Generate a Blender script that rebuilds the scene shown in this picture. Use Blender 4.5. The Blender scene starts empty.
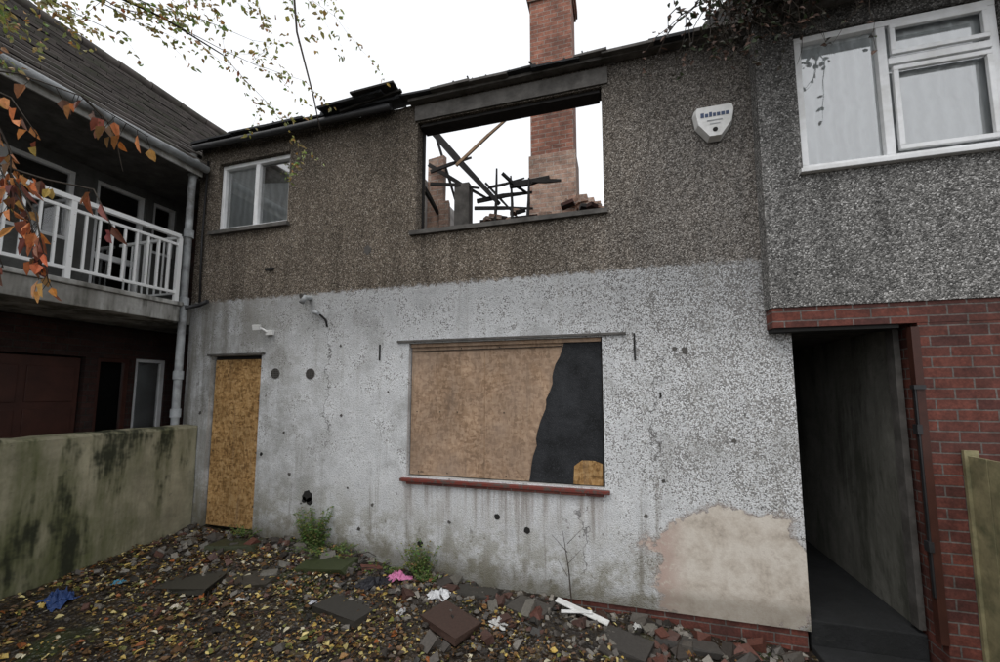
import bpy, math, random
from mathutils import Vector, noise, Matrix
random.seed(7)
scn=bpy.context.scene
R=random.random
def U(a,b): return a+(b-a)*random.random()

# ------------------------------------------------------------ node helpers
class NT:
    def __init__(s,name):
        s.m=bpy.data.materials.new(name); s.m.use_nodes=True
        s.t=s.m.node_tree; s.n=s.t.nodes; s.n.clear()
        s.out=s.n.new('ShaderNodeOutputMaterial')
        s.p=s.n.new('ShaderNodeBsdfPrincipled')
        s.t.links.new(s.p.outputs[0],s.out.inputs[0])
        tc=s.n.new('ShaderNodeTexCoord'); s.co=tc.outputs['Object']
        sx=s.n.new('ShaderNodeSeparateXYZ'); s.t.links.new(s.co,sx.inputs[0])
        s.x,s.y,s.z=sx.outputs
    def put(s,sock,v):
        if isinstance(v,bpy.types.NodeSocket): s.t.links.new(v,sock)
        elif isinstance(v,(tuple,list)):
            sock.default_value=(tuple(v)+(1,))[:4] if sock.type=='RGBA' else tuple(v)
        else: sock.default_value=v
    def math(s,op,a,b=0.0,c=None,clamp=False):
        n=s.n.new('ShaderNodeMath'); n.operation=op; n.use_clamp=clamp
        s.put(n.inputs[0],a); s.put(n.inputs[1],b)
        if c is not None: s.put(n.inputs[2],c)
        return n.outputs[0]
    def noise(s,scale,detail=3,rough=.6,co=None,dist=0):
        n=s.n.new('ShaderNodeTexNoise'); s.put(n.inputs['Scale'],scale)
        n.inputs['Detail'].default_value=min(detail,4); n.inputs['Roughness'].default_value=rough
        n.inputs['Distortion'].default_value=dist
        s.put(n.inputs['Vector'],co or s.co); return n.outputs[0]
    def vor(s,scale,co=None,feat='F1'):
        n=s.n.new('ShaderNodeTexVoronoi'); n.feature=feat
        s.put(n.inputs['Scale'],scale); s.put(n.inputs['Vector'],co or s.co)
        sc=s.n.new('ShaderNodeSeparateColor'); s.t.links.new(n.outputs['Color'],sc.inputs[0])
        return n.outputs['Distance'],sc.outputs[0],sc.outputs[1]
    def ramp(s,f,stops,interp='LINEAR'):
        n=s.n.new('ShaderNodeValToRGB'); s.put(n.inputs[0],f); cr=n.color_ramp; cr.interpolation=interp
        while len(cr.elements)<len(stops): cr.elements.new(.5)
        for e,(p,c) in zip(cr.elements,stops):
            e.position=p; e.color=(c,c,c,1) if not isinstance(c,(tuple,list)) else tuple(c)+(1,)
        return n.outputs[0]
    def mix(s,f,a,b,mode='MIX'):
        n=s.n.new('ShaderNodeMix'); n.data_type='RGBA'; n.blend_type=mode; n.clamp_factor=True
        s.put(n.inputs[0],f)
        for i,v in ((6,a),(7,b)):
            s.put(n.inputs[i],(v,v,v) if isinstance(v,(int,float)) else v)
        return n.outputs[2]
    def mr(s,v,a,b,c=0.,d=1.,smooth=True):
        n=s.n.new('ShaderNodeMapRange'); n.interpolation_type='SMOOTHSTEP' if smooth else 'LINEAR'
        s.put(n.inputs[0],v)
        for i,q in enumerate((a,b,c,d)): s.put(n.inputs[i+1],q)
        return n.outputs[0]
    def vec(s,x,y,z):
        n=s.n.new('ShaderNodeCombineXYZ')
        for i,q in enumerate((x,y,z)): s.put(n.inputs[i],q)
        return n.outputs[0]
    def map(s,sc,co=None):
        n=s.n.new('ShaderNodeMapping'); n.inputs['Scale'].default_value=sc
        s.put(n.inputs[0],co or s.co); return n.outputs[0]
    def attr(s,name='Col'):
        n=s.n.new('ShaderNodeAttribute'); n.attribute_name=name; return n.outputs['Color']
    def fin(s,col,rough=.85,bump=None,bs=.5,bd=.01,spec=.3,metal=0):
        s.put(s.p.inputs['Base Color'],col); s.put(s.p.inputs['Roughness'],rough)
        s.p.inputs['Specular IOR Level'].default_value=spec
        s.p.inputs['Metallic'].default_value=metal
        if bump is not None:
            b=s.n.new('ShaderNodeBump'); s.put(b.inputs['Strength'],bs); b.inputs['Distance'].default_value=bd
            s.put(b.inputs['Height'],bump); s.t.links.new(b.outputs[0],s.p.inputs['Normal'])
        return s.m

def mat_simple(name,col,rough=.6,var=.25,scale=6,bs=.2,spec=.4,metal=0,dirt=None):
    t=NT(name); n=t.noise(scale,4,.65); f=t.noise(scale*9,2)
    c=t.mix(1,col,t.ramp(n,[(.3,1-var),(.7,1+var*.4)]),'MULTIPLY')
    if dirt: c=t.mix(t.ramp(t.noise(scale*.7,4,.7),[(.48,0),(.7,.8)]),c,dirt)
    return t.fin(c,rough,f,bs,.003,spec,metal)

# ---- main pebbledash wall
def m_wall():
    t=NT('pebbledash_wall')
    d,c1,c2=t.vor(104)
    big=t.noise(1.1,3,.6); med=t.noise(4.5,4,.7); fine=t.noise(17,3,.7)
    streak=t.noise(1,4,.65,t.map((5,1,.5)))
    agg=t.ramp(c1,[(0,(.042,.034,.027)),(.35,(.135,.109,.084)),(.7,(.225,.188,.148)),(.94,(.37,.32,.265)),(1,(.60,.55,.48))])
    agg=t.mix(t.ramp(d,[(.35,0),(.8,.55)]),agg,(.058,.048,.038))
    agg=t.mix(1,agg,t.ramp(big,[(.3,.75),(.7,1.2)]),'MULTIPLY')
    agg=t.mix(1,agg,t.ramp(streak,[(.3,.68),(.6,1.12)]),'MULTIPLY')
    agg=t.mix(1,agg,t.ramp(fine,[(.3,.80),(.7,1.15)]),'MULTIPLY')
    agg=t.mix(t.mr(t.x,-1.2,1.2,0,.42),agg,t.mix(1,t.ramp(c1,[(0,.05),(.5,.18),(1,.48)]),t.ramp(med,[(.3,.85),(.7,1.1)]),'MULTIPLY'))
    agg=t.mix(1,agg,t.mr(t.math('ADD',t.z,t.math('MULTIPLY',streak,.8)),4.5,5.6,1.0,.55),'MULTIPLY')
    # paint
    wear=t.math('ADD',t.mr(t.x,-1.1,1.1,.04,.58),t.mr(med,.35,.7,-.20,.26))
    wear=t.math('ADD',wear,t.mr(t.z,2.0,3.0,0,.10))
    wear=t.math('SUBTRACT',wear,t.mr(t.z,1.5,.9,0,.30))
    spk=t.mr(t.math('SUBTRACT',wear,c2),-.12,.14)
    paint=t.mix(1,(.82,.835,.85),t.ramp(med,[(.3,.74),(.6,1.0)]),'MULTIPLY')
    paint=t.mix(1,paint,t.ramp(c1,[(0,.88),(1,1.02)]),'MULTIPLY')
    paint=t.mix(t.ramp(d,[(.45,0),(.85,.30)]),paint,(.22,.215,.21))
    paint=t.mix(t.math('MULTIPLY',spk,.86),paint,t.ramp(c1,[(0,(.07,.066,.062)),(.6,(.21,.20,.19)),(1,(.42,.41,.39))]))
    # broad grey clouds of dirt
    cloud=t.noise(1.7,4,.7)
    paint=t.mix(t.math('MULTIPLY',t.mr(cloud,.50,.68),.42),paint,(.26,.255,.24))
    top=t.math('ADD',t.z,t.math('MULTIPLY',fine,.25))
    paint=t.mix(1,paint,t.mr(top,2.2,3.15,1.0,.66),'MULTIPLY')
    sp=t.mr(t.noise(9,3,.75,t.map((1,1,.6))),.63,.69)
    paint=t.mix(t.math('MULTIPLY',sp,.6),paint,(.16,.15,.14))
    gl=t.math('MULTIPLY',t.mr(t.x,-2.2,-4.4),t.mr(t.noise(2.6,4,.75),.40,.60))
    paint=t.mix(t.math('MULTIPLY',gl,.6),paint,(.26,.255,.23))
    damp=t.math('MULTIPLY',t.mr(t.x,-3.0,-5.0),t.mr(streak,.38,.62))
    paint=t.mix(t.math('MULTIPLY',damp,.8),paint,(.17,.16,.135))
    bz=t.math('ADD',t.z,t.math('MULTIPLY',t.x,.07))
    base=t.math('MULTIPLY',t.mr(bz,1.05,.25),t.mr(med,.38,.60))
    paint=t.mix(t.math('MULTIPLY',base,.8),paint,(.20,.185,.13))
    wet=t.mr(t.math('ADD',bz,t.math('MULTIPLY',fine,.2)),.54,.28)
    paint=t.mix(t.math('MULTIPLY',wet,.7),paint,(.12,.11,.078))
    rn=t.noise(1,4,.7,t.map((11,1,.55)))
    runs=t.math('MULTIPLY',t.mr(rn,.54,.70),t.mr(t.z,.5,1.8,1,.35))
    paint=t.mix(t.math('MULTIPLY',runs,.65),paint,(.23,.215,.185))
    sx=t.math('MULTIPLY',t.mr(t.x,-2.2,-2.0),t.mr(t.x,.0,-.15)); sr=t.math('MULTIPLY',sx,t.math('MULTIPLY',t.mr(t.z,.55,1.1),t.mr(rn,.42,.6)))
    paint=t.mix(t.math('MULTIPLY',t.math('MULTIPLY',sr,t.mr(t.z,1.16,1.1)),.5),paint,(.27,.22,.185))
    wob=t.math('MULTIPLY',t.math('SUBTRACT',t.noise(2.6,4,.75),.5),.55)
    for x0,za,zb in ((-.35,.35,1.05),(-3.05,1.5,2.9),(.32,1.3,2.4)):
        l=t.math('ABSOLUTE',t.math('SUBTRACT',t.math('SUBTRACT',t.x,x0),wob))
        k=t.math('MULTIPLY',t.mr(l,.010,.003),t.math('MULTIPLY',t.mr(t.z,za,za+.15),t.mr(t.z,zb,zb-.15)))
        paint=t.mix(t.math('MULTIPLY',k,.75),paint,(.10,.095,.09))
    # delaminated patch of render
    ex=t.math('DIVIDE',t.math('SUBTRACT',t.x,.84),.62); ez=t.math('DIVIDE',t.math('SUBTRACT',t.z,.54),.50)
    r=t.math('SQRT',t.math('ADD',t.math('MULTIPLY',ex,ex),t.math('MULTIPLY',ez,ez)))
    r=t.math('ADD',r,t.mr(t.noise(2.1,4,.55),.25,.75,-.45,.45,False))
    r=t.math('ADD',r,t.mr(fine,.25,.75,-.07,.07,False))
    pm=t.mr(r,1.0,.985)
    pc=t.ramp(t.noise(5,4,.75),[(.3,(.36,.31,.26)),(.45,(.56,.50,.43)),(.6,(.68,.63,.56)),(.72,(.50,.43,.37))])
    pc=t.mix(t.math('MULTIPLY',t.mr(t.x,.55,.3),t.mr(fine,.32,.5)),pc,(.50,.38,.33))
    pc=t.mix(t.mr(t.z,.44,.30,0,.6),pc,(.24,.21,.17))
    rim=t.math('MULTIPLY',t.mr(r,1.14,1.0),t.mr(fine,.40,.5))
    paint=t.mix(t.math('MULTIPLY',rim,.75),paint,(.30,.245,.21))
    paint=t.mix(pm,paint,pc)
    mask=t.mr(t.math('ADD',t.z,t.math('MULTIPLY',t.math('SUBTRACT',fine,.5),.16)),3.08,3.13)
    col=t.mix(mask,paint,agg)
    bs=t.mix(pm,t.mix(mask,.55,.85),.12)
    return t.fin(col,.9,t.math('SUBTRACT',1,d),bs,.008,.2)
def m_pebble2():
    t=NT('grey_pebbledash')
    d,c1,c2=t.vor(96); st=t.noise(1,4,.6,t.map((4,1,.6)))
    c=t.ramp(c1,[(0,(.05,.049,.047)),(.35,(.15,.147,.14)),(.7,(.27,.263,.25)),(.93,(.46,.45,.435)),(1,(.70,.69,.67))])
    c=t.mix(t.ramp(d,[(.35,0),(.8,.55)]),c,(.075,.073,.07))
    c=t.mix(1,c,t.ramp(st,[(.3,.70),(.65,1.12)]),'MULTIPLY')
    c=t.mix(1,c,t.ramp(t.noise(13,3),[(.3,.80),(.7,1.12)]),'MULTIPLY')
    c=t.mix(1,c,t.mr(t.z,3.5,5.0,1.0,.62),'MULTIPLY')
    return t.fin(c,.85,t.math('SUBTRACT',1,d),.9,.008,.25)
def m_brick(name,a,b,mort,soot=0.0,sc=1.0):
    t=NT(name); u=t.math('ADD',t.x,t.y)
    wv=t.math('MULTIPLY',t.math('SUBTRACT',t.noise(12,2),.5),.008)
    br=t.n.new('ShaderNodeTexBrick'); t.put(br.inputs['Vector'],t.vec(t.math('ADD',u,wv),t.math('ADD',t.z,wv),0))
    br.inputs['Scale'].default_value=1; br.inputs['Brick Width'].default_value=.225*sc; br.inputs['Row Height'].default_value=.075*sc
    br.inputs['Mortar Size'].default_value=.006; br.inputs['Mortar Smooth'].default_value=.3; br.inputs['Bias'].default_value=0
    t.put(br.inputs['Color1'],a); t.put(br.inputs['Color2'],b); t.put(br.inputs['Mortar'],mort)
    c=t.mix(1,br.outputs[0],t.ramp(t.noise(7,4,.75),[(.28,.45),(.68,1.15)]),'MULTIPLY')
    c=t.mix(1,c,t.ramp(t.noise(60,2),[(.3,.75),(.7,1.15)]),'MULTIPLY')
    if soot: c=t.mix(t.ramp(t.noise(2.2,4,.7),[(.42,0),(.68,soot)]),c,(.03,.028,.026))
    h=t.math('SUBTRACT',1,br.outputs[1])
    return t.fin(c,.85,h,.6,.008,.25)
def m_osb(name,dark,mid,light,grey=0.0):
    t=NT(name)
    a,ca,cb=t.vor(1,t.map((24,1,50))); b,cc,cd=t.vor(1,t.map((50,1,22)))
    v=t.mix(.5,ca,cc)
    c=t.ramp(v,[(.15,dark),(.5,mid),(.85,light)])
    c=t.mix(1,c,t.ramp(t.noise(2.2,4,.7),[(.3,.62),(.7,1.12)]),'MULTIPLY')
    if grey: c=t.mix(t.ramp(t.noise(1.6,4,.7,t.map((1,1,.6))),[(.4,0),(.65,grey)]),c,(.33,.25,.195))
    c=t.mix(t.math('MULTIPLY',t.mr(t.noise(1,4,.7,t.map((9,1,.6))),.55,.7),.4),c,(.16,.12,.09))
    return t.fin(c,.75,v,.25,.004,.25)
def m_conc(name,base,alg,af,blk=0.0):
    t=NT(name)
    n=t.noise(2.5,4,.75); n2=t.noise(.9,4,.65); st=t.noise(1,4,.7,t.map((3.2,3.2,.55)))
    c=t.mix(1,base,t.ramp(n,[(.28,.55),(.7,1.15)]),'MULTIPLY')
    c=t.mix(t.math('MULTIPLY',t.mr(t.math('ADD',t.math('MULTIPLY',st,.6),t.math('MULTIPLY',n2,.4)),.40,.60),af),c,alg)
    if blk: c=t.mix(t.math('MULTIPLY',t.mr(t.math('ADD',t.math('MULTIPLY',st,.6),t.math('MULTIPLY',n,.4)),.49,.60),blk),c,(.022,.025,.016))
    c=t.mix(t.mr(t.noise(13,4,.7),.6,.75,0,.5),c,(.05,.05,.045))
    return t.fin(c,.9,t.noise(26,4,.7),.6,.012,.2)
def m_ground():
    t=NT('soil')
    n=t.noise(6,4,.75); d,c1,c2=t.vor(34)
    c=t.ramp(n,[(.3,(.008,.006,.005)),(.5,(.024,.018,.013)),(.72,(.055,.042,.03))])
    c=t.mix(t.mr(c1,.80,.86,0,.5),c,(.12,.085,.035))
    c=t.mix(t.mr(t.noise(1.6,4,.6),.56,.7,0,.7),c,(.025,.038,.010))
    return t.fin(c,.4,t.math('ADD',n,t.math('MULTIPLY',d,.5)),1,.03,.5)
def m_col(name,rough=.6,trans=0.0,spec=.4):
    t=NT(name); c=t.mix(1,t.attr(),t.ramp(t.noise(60,2),[(.3,.75),(.7,1.15)]),'MULTIPLY')
    t.fin(c,rough,None,.3,.003,spec)
    if trans:
        tr=t.n.new('ShaderNodeBsdfTranslucent'); t.put(tr.inputs[0],c)
        mx=t.n.new('ShaderNodeMixShader'); mx.inputs[0].default_value=trans
        t.t.links.new(t.p.outputs[0],mx.inputs[1]); t.t.links.new(tr.outputs[0],mx.inputs[2]); t.t.links.new(mx.outputs[0],t.out.inputs[0])
    return t.m
def m_glass():
    t=NT('window_glass')
    tr=t.n.new('ShaderNodeBsdfTransparent'); tr.inputs[0].default_value=(.92,.95,.95,1)
    gl=t.n.new('ShaderNodeBsdfGlossy'); gl.inputs['Roughness'].default_value=.03
    fr=t.n.new('ShaderNodeFresnel'); fr.inputs[0].default_value=1.9
    mx=t.n.new('ShaderNodeMixShader')
    t.t.links.new(t.math('ADD',fr.outputs[0],.24),mx.inputs[0])
    t.t.links.new(tr.outputs[0],mx.inputs[1]); t.t.links.new(gl.outputs[0],mx.inputs[2]); t.t.links.new(mx.outputs[0],t.out.inputs[0])
    return t.m
def m_curtain():
    t=NT('net_curtain'); w=t.math('SINE',t.math('ADD',t.math('MULTIPLY',t.x,60),t.math('MULTIPLY',t.noise(3),12)))
    c=t.mix(1,(.93,.94,.95),t.mr(w,-1,1,.84,1.0,False),'MULTIPLY')
    return t.fin(c,.9,w,.4,.02)
def m_felt():
    t=NT('black_felt'); n=t.noise(5,4,.75); f=t.noise(110,2)
    c=t.mix(1,(.015,.016,.018),t.ramp(n,[(.3,.5),(.7,2.2)]),'MULTIPLY')
    c=t.mix(t.mr(f,.58,.68,0,.5),c,(.07,.075,.08))
    return t.fin(c,.8,t.math('ADD',t.math('MULTIPLY',n,2),f),.6,.01,.3)
def m_peelpaint(name,a,b,thr=.55,sc=14):
    t=NT(name); m=t.mr(t.noise(sc,4,.75),thr-.02,thr+.02)
    return t.fin(t.mix(m,a,b),.6,None,.4,.003,.4)

M=dict(
 wall=m_wall(), peb=m_pebble2(),
 brick=m_brick('red_brick',(.20,.064,.046),(.105,.040,.034),(.18,.158,.145),.35),
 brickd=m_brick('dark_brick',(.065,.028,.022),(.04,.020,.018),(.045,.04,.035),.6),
 chim=m_brick('chimney_brick',(.42,.18,.12),(.28,.12,.085),(.38,.33,.28),.5),
 chim2=m_brick('pale_brick',(.50,.35,.27),(.40,.25,.19),(.48,.43,.38),.3),
 char=mat_simple('charred_wood',(.022,.02,.019),.8,.5,12,.6,.3),
 plank=mat_simple('scorched_timber',(.34,.22,.13),.8,.4,10,.3,.3,dirt=(.05,.04,.035)),
 osb=m_osb('osb_board',(.22,.12,.045),(.45,.26,.10),(.60,.39,.18)),
 osbw=m_osb('weathered_osb',(.27,.175,.11),(.40,.265,.17),(.51,.36,.245),.6),
 felt=m_felt(), upvc=mat_simple('white_upvc',(.80,.81,.82),.35,.15,5,.05,.5,dirt=(.58,.58,.56)),
 wpaint=m_peelpaint('white_paint',(.80,.81,.81),(.30,.25,.20),.67,18),
 redp=m_peelpaint('red_sill_paint',(.17,.035,.025),(.10,.07,.06),.52,16),
 conc=m_conc('mossy_concrete',(.34,.315,.22),(.095,.105,.042),.88,.92),
 slab=m_conc('balcony_concrete',(.55,.55,.53),(.14,.13,.11),.7,.6),
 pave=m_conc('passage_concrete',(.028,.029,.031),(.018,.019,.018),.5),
 cream=m_conc('cream_render',(.26,.255,.225),(.12,.12,.10),.7,.5),
 drender=m_conc('dark_grey_render',(.13,.13,.125),(.06,.06,.055),.6),
 grey=mat_simple('grey_metal',(.40,.42,.43),.5,.4,5,.2,.4,dirt=(.08,.07,.06)),
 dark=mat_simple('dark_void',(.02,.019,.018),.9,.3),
 black=mat_simple('black_gutter',(.025,.025,.027),.5,.4,9,.2,.5),
 brown=mat_simple('brown_door',(.060,.020,.013),.55,.35,5,.2,.4),
 fascia=mat_simple('grey_fascia',(.115,.108,.10),.75,.5,6,.4,.25,dirt=(.04,.036,.032)),
 tile=mat_simple('roof_tile',(.085,.072,.065),.75,.55,5,.4,.3,dirt=(.045,.05,.03)),
 fence=mat_simple('fence_timber',(.28,.25,.14),.8,.4,7,.4,.3,dirt=(.09,.095,.05)),
 ground=m_ground(), glass=m_glass(), curt=m_curtain(), col=m_col('leaf_colours',.6,.25), debris=m_col('debris_colours',.55),
 bark=mat_simple('bark',(.05,.04,.032),.9,.4,25,.7,.2), plaster=mat_simple('scorched_plaster',(.50,.49,.47),.9,.4,4,.3,.2,dirt=(.12,.11,.10)),
 white=mat_simple('white_plastic',(.78,.78,.77),.4,.15,8,.05,.5,dirt=(.55,.55,.52)), blue=mat_simple('blue_plastic',(.06,.09,.17),.4), 
)
# ------------------------------------------------------------ mesh builder
class MB:
    def __init__(s): s.v=[];s.f=[];s.mi=[];s.c=[];s.mats=[];s.sm=[]
    def _m(s,m):
        m=M[m] if isinstance(m,str) else m
        if m not in s.mats: s.mats.append(m)
        return s.mats.index(m)
    def face(s,pts,m,col=(1,1,1),sm=False):
        i=len(s.v); s.v+= [tuple(p) for p in pts]; s.f.append(tuple(range(i,i+len(pts)))); s.mi.append(s._m(m)); s.c.append(col); s.sm.append(sm)
    def hexa(s,p,m,col=(1,1,1)):
        i=len(s.v); s.v+=[tuple(q) for q in p]
        for q in ((3,2,1,0),(4,5,6,7),(0,1,5,4),(1,2,6,5),(2,3,7,6),(3,0,4,7)):
            s.f.append(tuple(i+k for k in q)); s.mi.append(s._m(m)); s.c.append(col); s.sm.append(False)
    def box(s,x0,x1,y0,y1,z0,z1,m,col=(1,1,1),j=0):
        p=[(x0,y0,z0),(x1,y0,z0),(x1,y1,z0),(x0,y1,z0),(x0,y0,z1),(x1,y0,z1),(x1,y1,z1),(x0,y1,z1)]
        if j: p=[(a+U(-j,j),b+U(-j,j),c+U(-j,j)) for a,b,c in p]
        s.hexa(p,m,col)
    def beam(s,a,b,w,h,m,col=(1,1,1),taper=1):
        a=Vector(a);b=Vector(b);d=(b-a).normalized(); up=Vector((0,0,1))
        if abs(d.z)>.95: up=Vector((0,1,0))
        r=d.cross(up).normalized(); u=r.cross(d).normalized()
        p=[]
        for q,k in ((a,1),(b,taper)):
            p+=[q-r*w/2*k-u*h/2*k,q+r*w/2*k-u*h/2*k,q+r*w/2*k+u*h/2*k,q-r*w/2*k+u*h/2*k]
        s.hexa(p,m,col)
    def obox(s,c,sz,rot,m,col=(1,1,1),j=0):
        E=Matrix.Rotation(rot[2],3,'Z')@Matrix.Rotation(rot[1],3,'Y')@Matrix.Rotation(rot[0],3,'X')
        p=[]
        for z in (-.5,.5):
            for x,y in ((-.5,-.5),(.5,-.5),(.5,.5),(-.5,.5)):
                q=E@Vector((x*sz[0]*(1+U(-j,j)),y*sz[1]*(1+U(-j,j)),z*sz[2]*(1+U(-j,j)))); p.append(Vector(c)+q)
        s.hexa(p,m,col)
    def tube(s,pts,rad,m,n=6,col=(1,1,1)):
        if isinstance(rad,(int,float)): rad=[rad]*len(pts)
        pts=[Vector(p) for p in pts]; rings=[]; ref=Vector((.31,.2,.93)).normalized()
        for k,p in enumerate(pts):
            d=(pts[min(k+1,len(pts)-1)]-pts[max(k-1,0)])
            d=d.normalized() if d.length>0 else Vector((0,0,1))
            r=d.cross(ref); r=r.normalized() if r.length>.05 else d.cross(Vector((1,0,0))).normalized()
            u=d.cross(r); i=len(s.v); rings.append(i)
            for q in range(n):
                a=2*math.pi*q/n; s.v.append(tuple(p+(r*math.cos(a)+u*math.sin(a))*rad[k]))
        mi=s._m(m)
        for A,B in zip(rings,rings[1:]):
            for q in range(n):
                s.f.append((A+q,A+(q+1)%n,B+(q+1)%n,B+q)); s.mi.append(mi); s.c.append(col); s.sm.append(True)
        for A in (rings[0],rings[-1]):
            s.f.append(tuple(A+q for q in range(n))); s.mi.append(mi); s.c.append(col); s.sm.append(False)
    def leaf(s,p,d,nrm,L,W,col,m='col',fold=.25):
        p=Vector(p); d=Vector(d).normalized(); nrm=Vector(nrm); r=d.cross(nrm)
        r=r.normalized() if r.length>.01 else Vector((1,0,0)); n=r.cross(d)
        i=len(s.v); a=p; b=p+d*L; t=p+d*L*.35; k=p+d*L*.72
        cv=-n*L*U(0,.25)
        s.v+=[tuple(a),tuple(t+r*W*.5+n*W*fold),tuple(k+r*W*.34+n*W*fold*.7+cv*.5),tuple(b+cv),tuple(k-r*W*.34+n*W*fold*.7+cv*.5),tuple(t-r*W*.5+n*W*fold)]
        mi=s._m(m)
        for q in ((0,1,2,3),(0,3,4,5)):
            s.f.append(tuple(i+z for z in q)); s.mi.append(mi); s.c.append(col); s.sm.append(False)
    def disc(s,c,r,ax,m,n=16,depth=.01,jit=0,col=(1,1,1)):
        c=Vector(c); P=[]
        for q in range(n):
            a=2*math.pi*q/n; rr=r*(1+U(-jit,jit)); P.append(c+Vector((math.cos(a)*rr,0,math.sin(a)*rr)))
        s.face(P,m,col)
        Q=[p+Vector((0,depth,0)) for p in P]
        for q in range(n): s.face([P[q],P[(q+1)%n],Q[(q+1)%n],Q[q]],m,col)
    def build(s,name,parent=None,bevel=0):
        me=bpy.data.meshes.new(name); me.from_pydata(s.v,[],s.f)
        for m in s.mats: me.materials.append(m)
        me.polygons.foreach_set('material_index',s.mi); me.polygons.foreach_set('use_smooth',s.sm)
        ca=me.color_attributes.new('Col','FLOAT_COLOR','CORNER'); buf=[]
        for f,c in zip(s.f,s.c): buf+= [c[0],c[1],c[2],1.0]*len(f)
        ca.data.foreach_set('color',buf)
        me.update(); o=bpy.data.objects.new(name,me); scn.collection.objects.link(o)
        if parent: o.parent=parent
        if bevel:
            b=o.modifiers.new('b','BEVEL'); b.width=bevel; b.segments=2; b.limit_method='ANGLE'
        return o
def empty(name):
    e=bpy.data.objects.new(name,None); scn.collection.objects.link(e); e.empty_display_size=.3; return e

def holed_wall(name,x0,x1,z0,z1,y0,y1,holes,m,parent,rm=None,toprag=0,extra_x=()):
    mb=MB(); rm=rm or m
    xs=sorted(set([x0,x1]+[h[0] for h in holes]+[h[1] for h in holes]+list(extra_x)))
    zs=sorted(set([z0,z1]+[h[2] for h in holes]+[h[3] for h in holes]))
    top={x:z1+(U(-toprag,toprag) if toprag else 0) for x in xs}
    def solid(i,k):
        if i<0 or k<0 or i>=len(xs)-1 or k>=len(zs)-1: return False
        cx=(xs[i]+xs[i+1])/2; cz=(zs[k]+zs[k+1])/2
        return not any(h[0]<cx<h[1] and h[2]<cz<h[3] for h in holes)
    for i in range(len(xs)-1):
        for k in range(len(zs)-1):
            if not solid(i,k): continue
            a,b,c,d=xs[i],xs[i+1],zs[k],zs[k+1]
            da=top[a] if d==z1 else d; db=top[b] if d==z1 else d
            mb.face([(a,y0,c),(b,y0,c),(b,y0,db),(a,y0,da)],m)
            mb.face([(b,y1,c),(a,y1,c),(a,y1,da),(b,y1,db)],rm)
            if not solid(i-1,k): mb.face([(a,y1,c),(a,y0,c),(a,y0,da),(a,y1,da)],m)
            if not solid(i+1,k): mb.face([(b,y0,c),(b,y1,c),(b,y1,db),(b,y0,db)],m)
            if not solid(i,k-1): mb.face([(a,y1,c),(b,y1,c),(b,y0,c),(a,y0,c)],m)
            if not solid(i,k+1): mb.face([(a,y0,da),(b,y0,db),(b,y1,db),(a,y1,da)],rm)
    return mb.build(name,parent)

# ------------------------------------------------------------ GROUND
def gh(x,y,fine=True):
    pts=[(-60,.45),(-5,.45),(-1.8,.24),(1.2,.045),(2.2,.06),(60,.1)]
    z=.2
    for (a,za),(b,zb) in zip(pts,pts[1:]):
        if a<=x<=b: z=za+(zb-za)*(x-a)/(b-a)
    z-= .08*min(max(-y,0),2.0)
    if fine and -6<x<3 and -5<y<1:
        z+=.045*noise.noise(Vector((x*2.1,y*2.1,0)))+.03*noise.noise(Vector((x*6,y*6,3)))+.014*noise.noise(Vector((x*19,y*19,5)))
        for cx,cy,h,s in ((-2.75,-.12,.10,.25),(-3.4,-.12,.08,.22),(-1.3,-.45,.06,.3),(-.5,-.45,.06,.3),(-3.9,-.5,.05,.3)):
            z+=h*math.exp(-((x-cx)**2+(y-cy)**2)/(2*s*s))
    return z
def axis(a,b,st,far):
    L=[-far,-far*.4,-40,-15,-9] ; k=a
    while k<b: L.append(k); k+=st
    return L+[b,9,15,40,far*.4,far]
gx=axis(-5.6,2.6,.045,400); gy=axis(-4.5,.3,.045,400)
gv=[(x,y,gh(x,y)) for y in gy for x in gx]; nx=len(gx)
gf=[(j*nx+i,j*nx+i+1,(j+1)*nx+i+1,(j+1)*nx+i) for j in range(len(gy)-1) for i in range(nx-1)]
me=bpy.data.meshes.new('ground'); me.from_pydata(gv,[],gf); me.materials.append(M['ground']); me.polygons.foreach_set('use_smooth',[True]*len(gf))
go=bpy.data.objects.new('ground',me); scn.collection.objects.link(go)

# ------------------------------------------------------------ MAIN HOUSE
H=empty('derelict_terraced_house')
XL,XR,ZT=-5.12,1.355,5.14
door=(-4.73,-3.97,.2,2.43); bw=(-2.07,-.13,1.16,2.50); sw=(-4.81,-3.71,4.0,4.89); uw=(-2.02,-.08,3.70,4.92)
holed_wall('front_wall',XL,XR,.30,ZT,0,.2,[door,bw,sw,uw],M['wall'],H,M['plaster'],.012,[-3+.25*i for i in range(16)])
mb=MB(); mb.box(-3.92,XR-.02,.015,.19,-.2,.30,'brick'); mb.box(XL,-4.75,.015,.19,-.2,.30,'brick'); mb.build('brick_plinth',H)
mb=MB()
mb.box(XL,XL+.22,.201,7,-.1,4.7,'brickd'); mb.box(XR-.22,XR-.003,.201,7,-.1,4.9,'brickd'); mb.box(XL+.221,XR-.221,6.75,7,-.1,4.5,'brickd')
mb.box(XL+.221,XR-.221,.201,6.749,2.65,2.8,'char'); mb.box(XL+.221,XR-.221,.201,6.749,.1,.35,'char')
for i in range(26):
    y=.3+i*.25; z=4.9+max(0,(1-abs(y-3.3)/3.3))*1.4*.4
    mb.box(XR-.2,XR-.03,y,y+.22,4.9,z-.3+U(0,.15) if z>5.3 else 4.9+U(0.01,.12),'brickd')
mb.build('shell_walls',H)
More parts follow.
